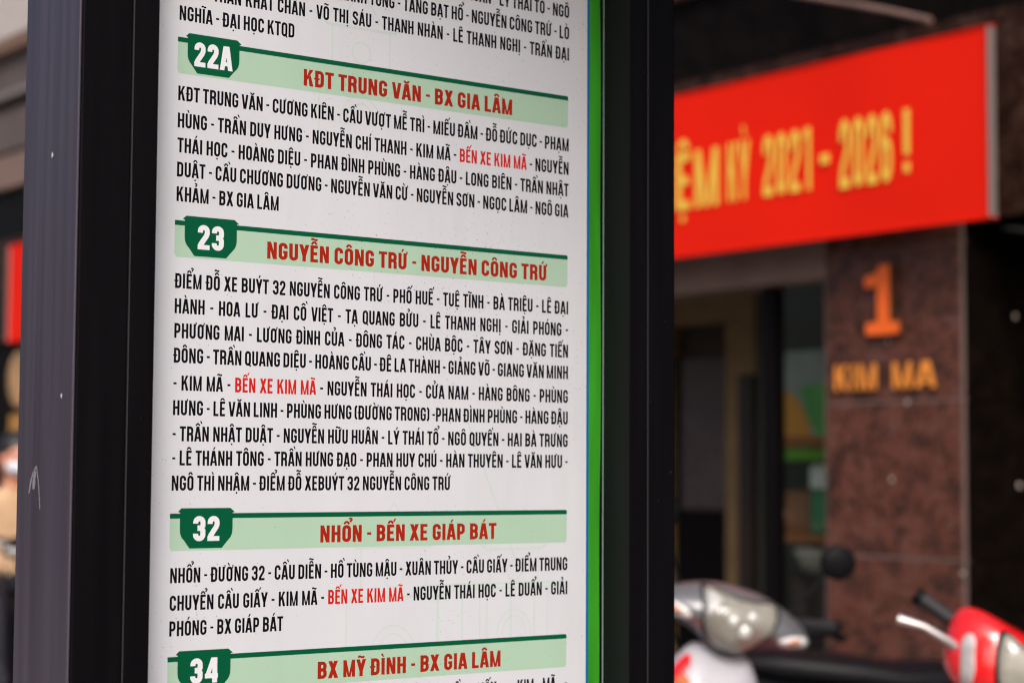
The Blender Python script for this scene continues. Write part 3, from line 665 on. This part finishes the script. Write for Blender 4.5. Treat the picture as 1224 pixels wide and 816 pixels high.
# ================================================================== MOTOR SCOOTERS
def rho(outline, c, y, z):
    """radial fraction of (y,z) inside a star-shaped outline"""
    dy, dz = y-c[0], z-c[1]; d = math.hypot(dy, dz)
    if d < 1e-9: return 0.0
    best = None; n = len(outline)
    for i in range(n):
        a = outline[i]; b = outline[(i+1) % n]; ex, ez = b[0]-a[0], b[1]-a[1]
        den = dy*ez-dz*ex
        if abs(den) < 1e-12: continue
        t = ((a[0]-c[0])*ez-(a[1]-c[1])*ex)/den; q = ((a[0]-c[0])*dz-(a[1]-c[1])*dy)/den
        if t > 0 and -1e-6 <= q <= 1+1e-6: best = t if best is None else max(best, t)
    return min(1.0, 1.0/best) if best else 1.0
def smooth_outline(pts, it=2):
    for _ in range(it):
        q = []
        for i in range(len(pts)):
            a, b = pts[i], pts[(i+1) % len(pts)]
            q += [(a[0]*.75+b[0]*.25, a[1]*.75+b[1]*.25), (a[0]*.25+b[0]*.75, a[1]*.25+b[1]*.75)]
        pts = q
    return pts
def pillow(m, outline, c, x0, df, db, mt, tilt=0.0):
    """inflate an outline in the y,z plane forwards (df) and backwards (db)"""
    def ring(t, d): 
        x = d*math.sqrt(max(0, 1-t*t)); return [(x0+x+tilt*(c[1]+(b-c[1])*t-c[1]), c[0]+(a-c[0])*t, c[1]+(b-c[1])*t) for a, b in outline]
    ts = [.06, .3, .55, .75, .88, .96, .995]
    rings = [ring(t, df) for t in ts]+[ring(t, -db) for t in ts[::-1]]
    m.loft(rings, mt)
def patch(m, poly, outl, c, x0, df, mt, lift=.004, thick=.008, tilt=0.0):
    """a panel or lens lying on the front of a pillow"""
    pc = (sum(a for a, b in poly)/len(poly), sum(b for a, b in poly)/len(poly)); rings = []
    for t, l in ((1.0, -thick), (1.0, lift*.4), (.93, lift), (.7, lift*1.3), (.4, lift*1.5), (.1, lift*1.6)):
        rg = []
        for a, b in poly:
            y, z = pc[0]+(a-pc[0])*t, pc[1]+(b-pc[1])*t; q = rho(outl, c, y, z)
            rg.append((x0+df*math.sqrt(max(0, 1-q*q))+l+tilt*(z-c[1]), y, z))
        rings.append(rg)
    m.loft(rings, mt)
def wheel(parent, x, rad=.26, wd=.09):
    t = MB(); rings = []
    for i in range(25):
        a = 2*math.pi*i/24; rings.append([(x+(rad-wd*.42+wd*.42*math.cos(b))*math.cos(a), wd*.5*math.sin(b), rad+(rad-wd*.42+wd*.42*math.cos(b))*math.sin(a)) for b in [2*math.pi*k/10 for k in range(10)]])
    t.loft(rings, 'rubber', caps=False); w_ = t.build('wheel', parent)
    q = MB(); rr = rad-wd*.75
    for i in range(5):
        a = 2*math.pi*i/5; q.tube([(x, 0, rad), (x+rr*math.cos(a), 0, rad+rr*math.sin(a))], [.022, .014], 'chrome', 8)
    q.tube([(x, -.05, rad), (x, .05, rad)], .035, 'chrome', 12)
    ring = [(x+rr*math.cos(2*math.pi*i/24), 0, rad+rr*math.sin(2*math.pi*i/24)) for i in range(25)]; q.tube(ring, .014, 'chrome', 8, caps=False)
    q.build('rim', w_)
def motorbike(label, loc, yaw, lean, paint, apron, outline, head, signal, grip_pts, lever_pts, mirrors, fancy=True, lvm='chrome', cz=1.05, steer=0.0, fdepth=.11):
    t = thing('motor_scooter', label, 'motor scooter', loc, 0, 'motor scooters parked on the pavement')
    t.rotation_euler = (Matrix.Rotation(yaw, 4, 'Z') @ Matrix.Rotation(lean, 4, 'X')).to_euler()
    wheel(t, .62); wheel(t, -.62)
    fx = .43                                   # handlebar cowl station
    c = (0, cz-.005)
    O = smooth_outline([(y, cz+z) for y, z in outline], 2 if fancy else 1)
    m = MB(); pillow(m, O, c, fx, fdepth, .07, paint, tilt=-.15); cow = m.build('handlebar_cowl', t)
    def lensy(name, polys, mt, parent=cow, lift=.004):
        mm = MB()
        for q in polys: patch(mm, smooth_outline([(y, cz+z) for y, z in q], 2), O, c, fx, fdepth, mt, lift, tilt=-.15)
        return mm.build(name, parent)
    hb_ = (sum(a for a, b in head)/len(head), sum(b for a, b in head)/len(head))
    lensy('headlight_bezel', [[(hb_[0]+(a-hb_[0])*1.07, hb_[1]+(b-hb_[1])*1.10) for a, b in head]], 'plastic', lift=.003)
    lensy('headlight', [head], 'lens', lift=.007)
    mm = MB()
    hc = (sum(a for a, b in head)/len(head), sum(b for a, b in head)/len(head))
    for (a, b, q) in (((-.042, .004, .013), (-.016, -.012, .015), (.020, -.030, .019), (.030, .010, .014)) if fancy else ((-.035, -.06, .03), (.035, -.06, .03))):
        yy, zz = hc[0]+a, cz+hc[1]+b; ro = rho(O, c, yy, zz)
        mm.ball((fx+fdepth*math.sqrt(max(0, 1-ro*ro))+.008-.15*(zz-c[1]), yy, zz), .008, q, q, 'bulb_and_glint', 10, 6)
    mm.build('reflector', cow)
    if fancy: lensy('painted_headlight_glint', [[(-.100, .056), (-.045, .030), (-.066, .005), (-.085, -.045)]], 'bulb_and_glint', cow, .012)  # pale triangle painted on as the highlight of the headlight
    for sgn in (-1, 1):
        pts = [(a*sgn, b) for a, b in signal]; s_ = lensy('turn_signal', [pts], 'wlens' if fancy else 'slens')
        k0 = (sum(a for a, b in pts)/len(pts), sum(b for a, b in pts)/len(pts))
        if fancy: lensy('amber_insert', [[(k0[0]+(a-k0[0])*.42, k0[1]+(b-k0[1])*.5) for a, b in pts]], 'amberlens', s_ and cow, .0085)
        g = MB(); g.tube([(fx+a, b*sgn, cz+z) for a, b, z in grip_pts], .0175, 'rubber', 12); g.tube([(fx+grip_pts[-1][0]-.001, (grip_pts[-1][1]+.0)*sgn, cz+grip_pts[-1][2]), (fx+grip_pts[-1][0]-.006, (grip_pts[-1][1]+.018)*sgn, cz+grip_pts[-1][2]+.004)], .0185, 'plastic', 10); g.build('grip', t)
        g = MB(); g.tube([(fx+a, b*sgn, cz+z) for a, b, z in lever_pts], [.010]*(len(lever_pts)-2)+[.009, .013], lvm, 8); g.build('brake_lever', t)
        if mirrors:
            g = MB(); g.tube([(fx-.02, .15*sgn, cz+.03), (fx-.03, .19*sgn, cz+.10), (fx-.03, .225*sgn, cz+.165)], .006, 'plastic', 8)
            g.ball((fx-.03, .250*sgn, cz+.208), .016, .050, .048, 'plastic', 18, 10); mi = g.build('mirror', t)
            g = MB(); g.ball((fx-.044, .250*sgn, cz+.208), .004, .044, .042, 'chrome', 16, 8); g.build('mirror_glass', mi)
    g = MB(); g.tube([(fx-.02, -.15, cz-.02), (fx-.01, -.14, cz-.09), (fx-.02, -.08, cz-.16), (fx-.06, -.03, cz-.22)], .006, 'plastic', 8); g.build('brake_cable', t)
    # front apron / leg shield
    m = MB(); A = smooth_outline([(0, .955), (.06, .955), (.085, .945), (.12, .89), (.15, .78), (.165, .66), (.17, .50), (.12, .36), (0, .32), (-.12, .36), (-.17, .50), (-.165, .66), (-.15, .78), (-.12, .89), (-.085, .945), (-.06, .955)], 1); AC = (0, .64); AX = .47
    pillow(m, A, AC, AX, .10, .03, apron, tilt=-.2); ap = m.build('front_apron', t)
    for s_ in (-1, 1):
        m = MB(); patch(m, smooth_outline([(.03*s_, .815), (.10*s_, .875), (.125*s_, .845), (.06*s_, .77)], 2), A, AC, AX, .10, 'amberlens', .005, tilt=-.2)
        m.build('apron_marker', ap)
    m = MB()
    if fancy:
        patch(m, smooth_outline([(-.085, .925), (-.115, .885), (-.14, .80), (-.11, .83), (-.075, .89)], 2), A, AC, AX, .10, 'redp', .004, tilt=-.2)
        m.build('apron_stripe', ap)
    # fender, fork, steering column
    m = MB(); rings = []
    for i in range(13):
        a = R(10+150*i/12); rings.append([(.62+(.30+.02*math.cos(b))*math.cos(a)*(1), .075*math.sin(b), .26+(.30+.02*math.cos(b))*math.sin(a)) for b in [2*math.pi*k/10 for k in range(10)]])
    m.loft(rings, apron); m.build('front_fender', t)
    m = MB(); m.tube([(.62, .06, .26), (.50, .06, .66)], .018, 'chrome'); m.tube([(.62, -.06, .26), (.50, -.06, .66)], .018, 'chrome'); m.tube([(.47, 0, .60), (.38, 0, cz-.04)], .03, 'plastic'); m.build('fork', t)
    # body, floor, seat, tail
    def sec(x, w_, z0, z1): return [(x, w_*math.copysign(abs(math.cos(a))**.6, math.cos(a)), (z0+z1)/2+(z1-z0)/2*math.copysign(abs(math.sin(a))**.6, math.sin(a))) for a in [2*math.pi*k/20 for k in range(20)]]
    m = MB(); m.loft([sec(.38, .13, .30, .36), sec(.1, .16, .27, .36), sec(-.08, .15, .27, .40)], 'plastic'); m.build('footboard', t)
    m = MB(); m.loft([sec(.02, .08, .34, .58), sec(-.12, .13, .34, .70), sec(-.40, .165, .38, .72), sec(-.72, .14, .50, .74), sec(-.92, .06, .62, .76)], paint); m.build('body', t)
    m = MB(); m.loft([sec(.0, .07, .66, .72), sec(-.12, .12, .69, .775), sec(-.32, .155, .705, .775), sec(-.45, .15, .715, .80), sec(-.72, .12, .735, .825), sec(-.82, .06, .755, .81)], 'seatv'); m.build('seat', t)
    m = MB(); m.loft([sec(-.90, .055, .66, .74), sec(-.945, .045, .67, .73)], 'redp'); m.build('tail_lamp', t)
    m = MB(); m.tube([(-.2, -.13, .24), (-.5, -.17, .27), (-.85, -.18, .36)], [.03, .05, .045], 'plastic', 12); m.build('exhaust', t)
    m = MB(); m.tube([(-.05, .1, .30), (-.10, .28, .02)], .012, 'plastic', 8); m.build('side_stand', t)
    return t
def place(t, yaw, lean, local, world):
    M = Matrix.Rotation(yaw, 4, 'Z') @ Matrix.Rotation(lean, 4, 'X')
    t.location = Vector(world)-M @ Vector(local)
    t.location.z = max(0.0, t.location.z) if abs(t.location.z) > .05 else t.location.z

COWL_A = [(0, .072), (.07, .068), (.14, .045), (.205, .012), (.225, -.022), (.205, -.052), (.14, -.058), (.085, -.072), (.04, -.105), (0, -.112), (-.04, -.105), (-.085, -.072), (-.14, -.058), (-.205, -.052), (-.225, -.022), (-.205, .012), (-.14, .045), (-.07, .068)]
HEAD_A = [(0, .036), (.05, .044), (.098, .056), (.105, .03), (.085, -.05), (.045, -.092), (0, -.100), (-.045, -.092), (-.085, -.05), (-.105, .03), (-.098, .056), (-.05, .044)]
SIG_A = [(.118, -.032), (.16, -.012), (.205, -.006), (.212, -.026), (.17, -.045), (.125, -.05)]
GR = [(-.03, .17, .012), (-.06, .21, .022), (-.095, .30, .040)]
LV = [(.02, .17, -.01), (.025, .22, .008), (.01, .27, .02), (-.01, .31, .018)]
yawS = R(-90+6); leanS = R(-16)
# viewer sees the front: bike forward (+x) points to the camera
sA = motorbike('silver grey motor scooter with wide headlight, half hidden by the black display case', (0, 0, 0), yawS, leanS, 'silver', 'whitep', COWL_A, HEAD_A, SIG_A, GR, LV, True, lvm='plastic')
place(sA, yawS, leanS, (.54, 0, 1.045), (.598, 5.1, 1.025))
COWL_B = [(0, .058), (.08, .072), (.155, .080), (.186, .052), (.188, -.03), (.165, -.085), (.10, -.12), (.04, -.13), (0, -.13), (-.04, -.13), (-.10, -.12), (-.165, -.085), (-.188, -.03), (-.186, .052), (-.155, .080), (-.08, .072)]
HEAD_B = [(0, .020), (.04, .022), (.095, .050), (.102, .01), (.085, -.06), (.05, -.10), (0, -.11), (-.05, -.10), (-.085, -.06), (-.102, .01), (-.095, .050), (-.04, .022)]
SIG_B = [(.150, .020), (.168, .012), (.168, -.025), (.148, -.085), (.118, -.112), (.130, -.06), (.142, -.025)]
GRB = [(-.03, .14, .03), (-.05, .18, .038), (-.075, .240, .058)]
LVB = [(.03, .14, -.03), (.035, .19, -.016), (.02, .25, -.004), (.0, .305, -.008)]
yawR = R(-90+8); leanR = R(-20)
sB = motorbike('bright red motor scooter with a silver brake lever, parked before the granite pillar', (0, 0, 0), yawR, leanR, 'redp', 'redp', COWL_B, HEAD_B, SIG_B, GRB, LVB, False, fancy=False)
place(sB, yawR, leanR, (.52, 0, 1.05), (1.158, 4.3, .982))
yawK = R(8); leanK = R(4)
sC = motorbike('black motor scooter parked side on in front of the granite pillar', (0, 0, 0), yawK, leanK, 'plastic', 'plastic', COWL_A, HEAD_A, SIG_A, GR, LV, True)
place(sC, yawK, leanK, (-.40, 0, .80), (1.20, 6.6, .79))
yawP = R(-62); leanP = R(0)
sD = motorbike('dark motor scooter ridden by the person in a beige jacket', (0, 0, 0), yawP, leanP, 'plastic', 'plastic', COWL_A, HEAD_A, SIG_A, GR, LV, False, fancy=False)
place(sD, yawP, leanP, (-.32, 0, .775), (-2.50, 9.75, .775))

# ================================================================== PERSON ON THE SCOOTER
def person():
    t = thing('person', 'person in beige jacket and pale face mask sitting on a dark scooter', 'person', sD.location, yawP)
    J = {}
    E = []
    def j(n, x, y, z, r_): J[n] = (x, y, z, r_)
    j('pel', -.34, 0, .86, .145); j('waist', -.33, 0, 1.0, .135); j('chest', -.28, 0, 1.16, .155); j('neckb', -.25, 0, 1.29, .075); j('neck', -.235, 0, 1.33, .055); j('head', -.22, 0, 1.41, .07)
    E += [('pel', 'waist'), ('waist', 'chest'), ('chest', 'neckb'), ('neckb', 'neck'), ('neck', 'head')]
    for s_, q in ((1, 'l'), (-1, 'r')):
        j('sh'+q, -.27, .17*s_, 1.235, .07); j('el'+q, -.10, .25*s_, 1.03, .05); j('wr'+q, .15, .235*s_, 1.07, .034); j('pm'+q, .235, .235*s_, 1.085, .034)
        E += [('chest', 'sh'+q), ('sh'+q, 'el'+q), ('el'+q, 'wr'+q), ('wr'+q, 'pm'+q)]
        j('hp'+q, -.30, .10*s_, .855, .105); j('kn'+q, .10, .17*s_, .76, .075); j('an'+q, .12, .14*s_, .43, .045); j('to'+q, .25, .15*s_, .395, .04)
        E += [('pel', 'hp'+q), ('hp'+q, 'kn'+q), ('kn'+q, 'an'+q), ('an'+q, 'to'+q)]
    names = list(J); me = bpy.data.meshes.new('body'); me.from_pydata([J[n][:3] for n in names], [(names.index(a), names.index(b)) for a, b in E], [])
    for k in ('jacket', 'skin', 'trousers'): me.materials.append(MT[k])
    o = bpy.data.objects.new('body', me); COL.objects.link(o); o.parent = t
    sk = o.modifiers.new('skin', 'SKIN')
    for i, n in enumerate(names): me.skin_vertices[0].data[i].radius = (J[n][3], J[n][3])
    me.skin_vertices[0].data[0].use_root = True
    o.modifiers.new('sub', 'SUBSURF').levels = 2; o.modifiers['sub'].render_levels = 2
    dg = bpy.context.evaluated_depsgraph_get(); ev = o.evaluated_get(dg); nm = bpy.data.meshes.new_from_object(ev)
    o.modifiers.clear(); o.data = nm; nm.materials.clear()
    for k in ('jacket', 'skin', 'trousers'): nm.materials.append(MT[k])
    for f in nm.polygons:
        f.use_smooth = True; c = f.center
        f.material_index = 1 if (c.z > 1.315 or (c.x > .165 and c.z > .9)) else (2 if c.z < .90 else 0)
    # head
    m = MB(); m.ball((-.215, 0, 1.455), .095, .078, .118, 'skin', 20, 14); m.ball((-.118, 0, 1.45), .018, .014, .022, 'skin', 8, 6)
    for s_ in (-1, 1):
        m.ball((-.215, .079*s_, 1.455), .02, .010, .03, 'skin', 8, 6); m.ball((-.128, .032*s_, 1.475), .008, .014, .008, 'hair', 8, 6)
    m.build('head', t)
    m = MB(); m.ball((-.235, 0, 1.50), .105, .092, .095, 'hair', 20, 12); m.build('hair', t)
    m = MB(); m.ball((-.165, 0, 1.412), .062, .066, .045, 'mask', 16, 10); m.build('face_mask', t)
    # fingers closed round the grips
    for s_ in (-1, 1):
        m = MB()
        for k, ln in enumerate((.9, 1.0, .95, .8)):
            y = (.205+.019*k)*s_; x = .245; z = 1.09
            m.tube([(x, y, z+.018), (x+.035*ln, y, z+.012), (x+.045*ln, y, z-.018), (x+.018, y, z-.035)], [.010, .0095, .009, .008], 'skin', 8)
        m.tube([(.225, .195*s_, 1.085), (.245, .18*s_, 1.06), (.262, .178*s_, 1.05)], [.012, .010, .009], 'skin', 8)
        m.build('fingers', t)
    return t
person()
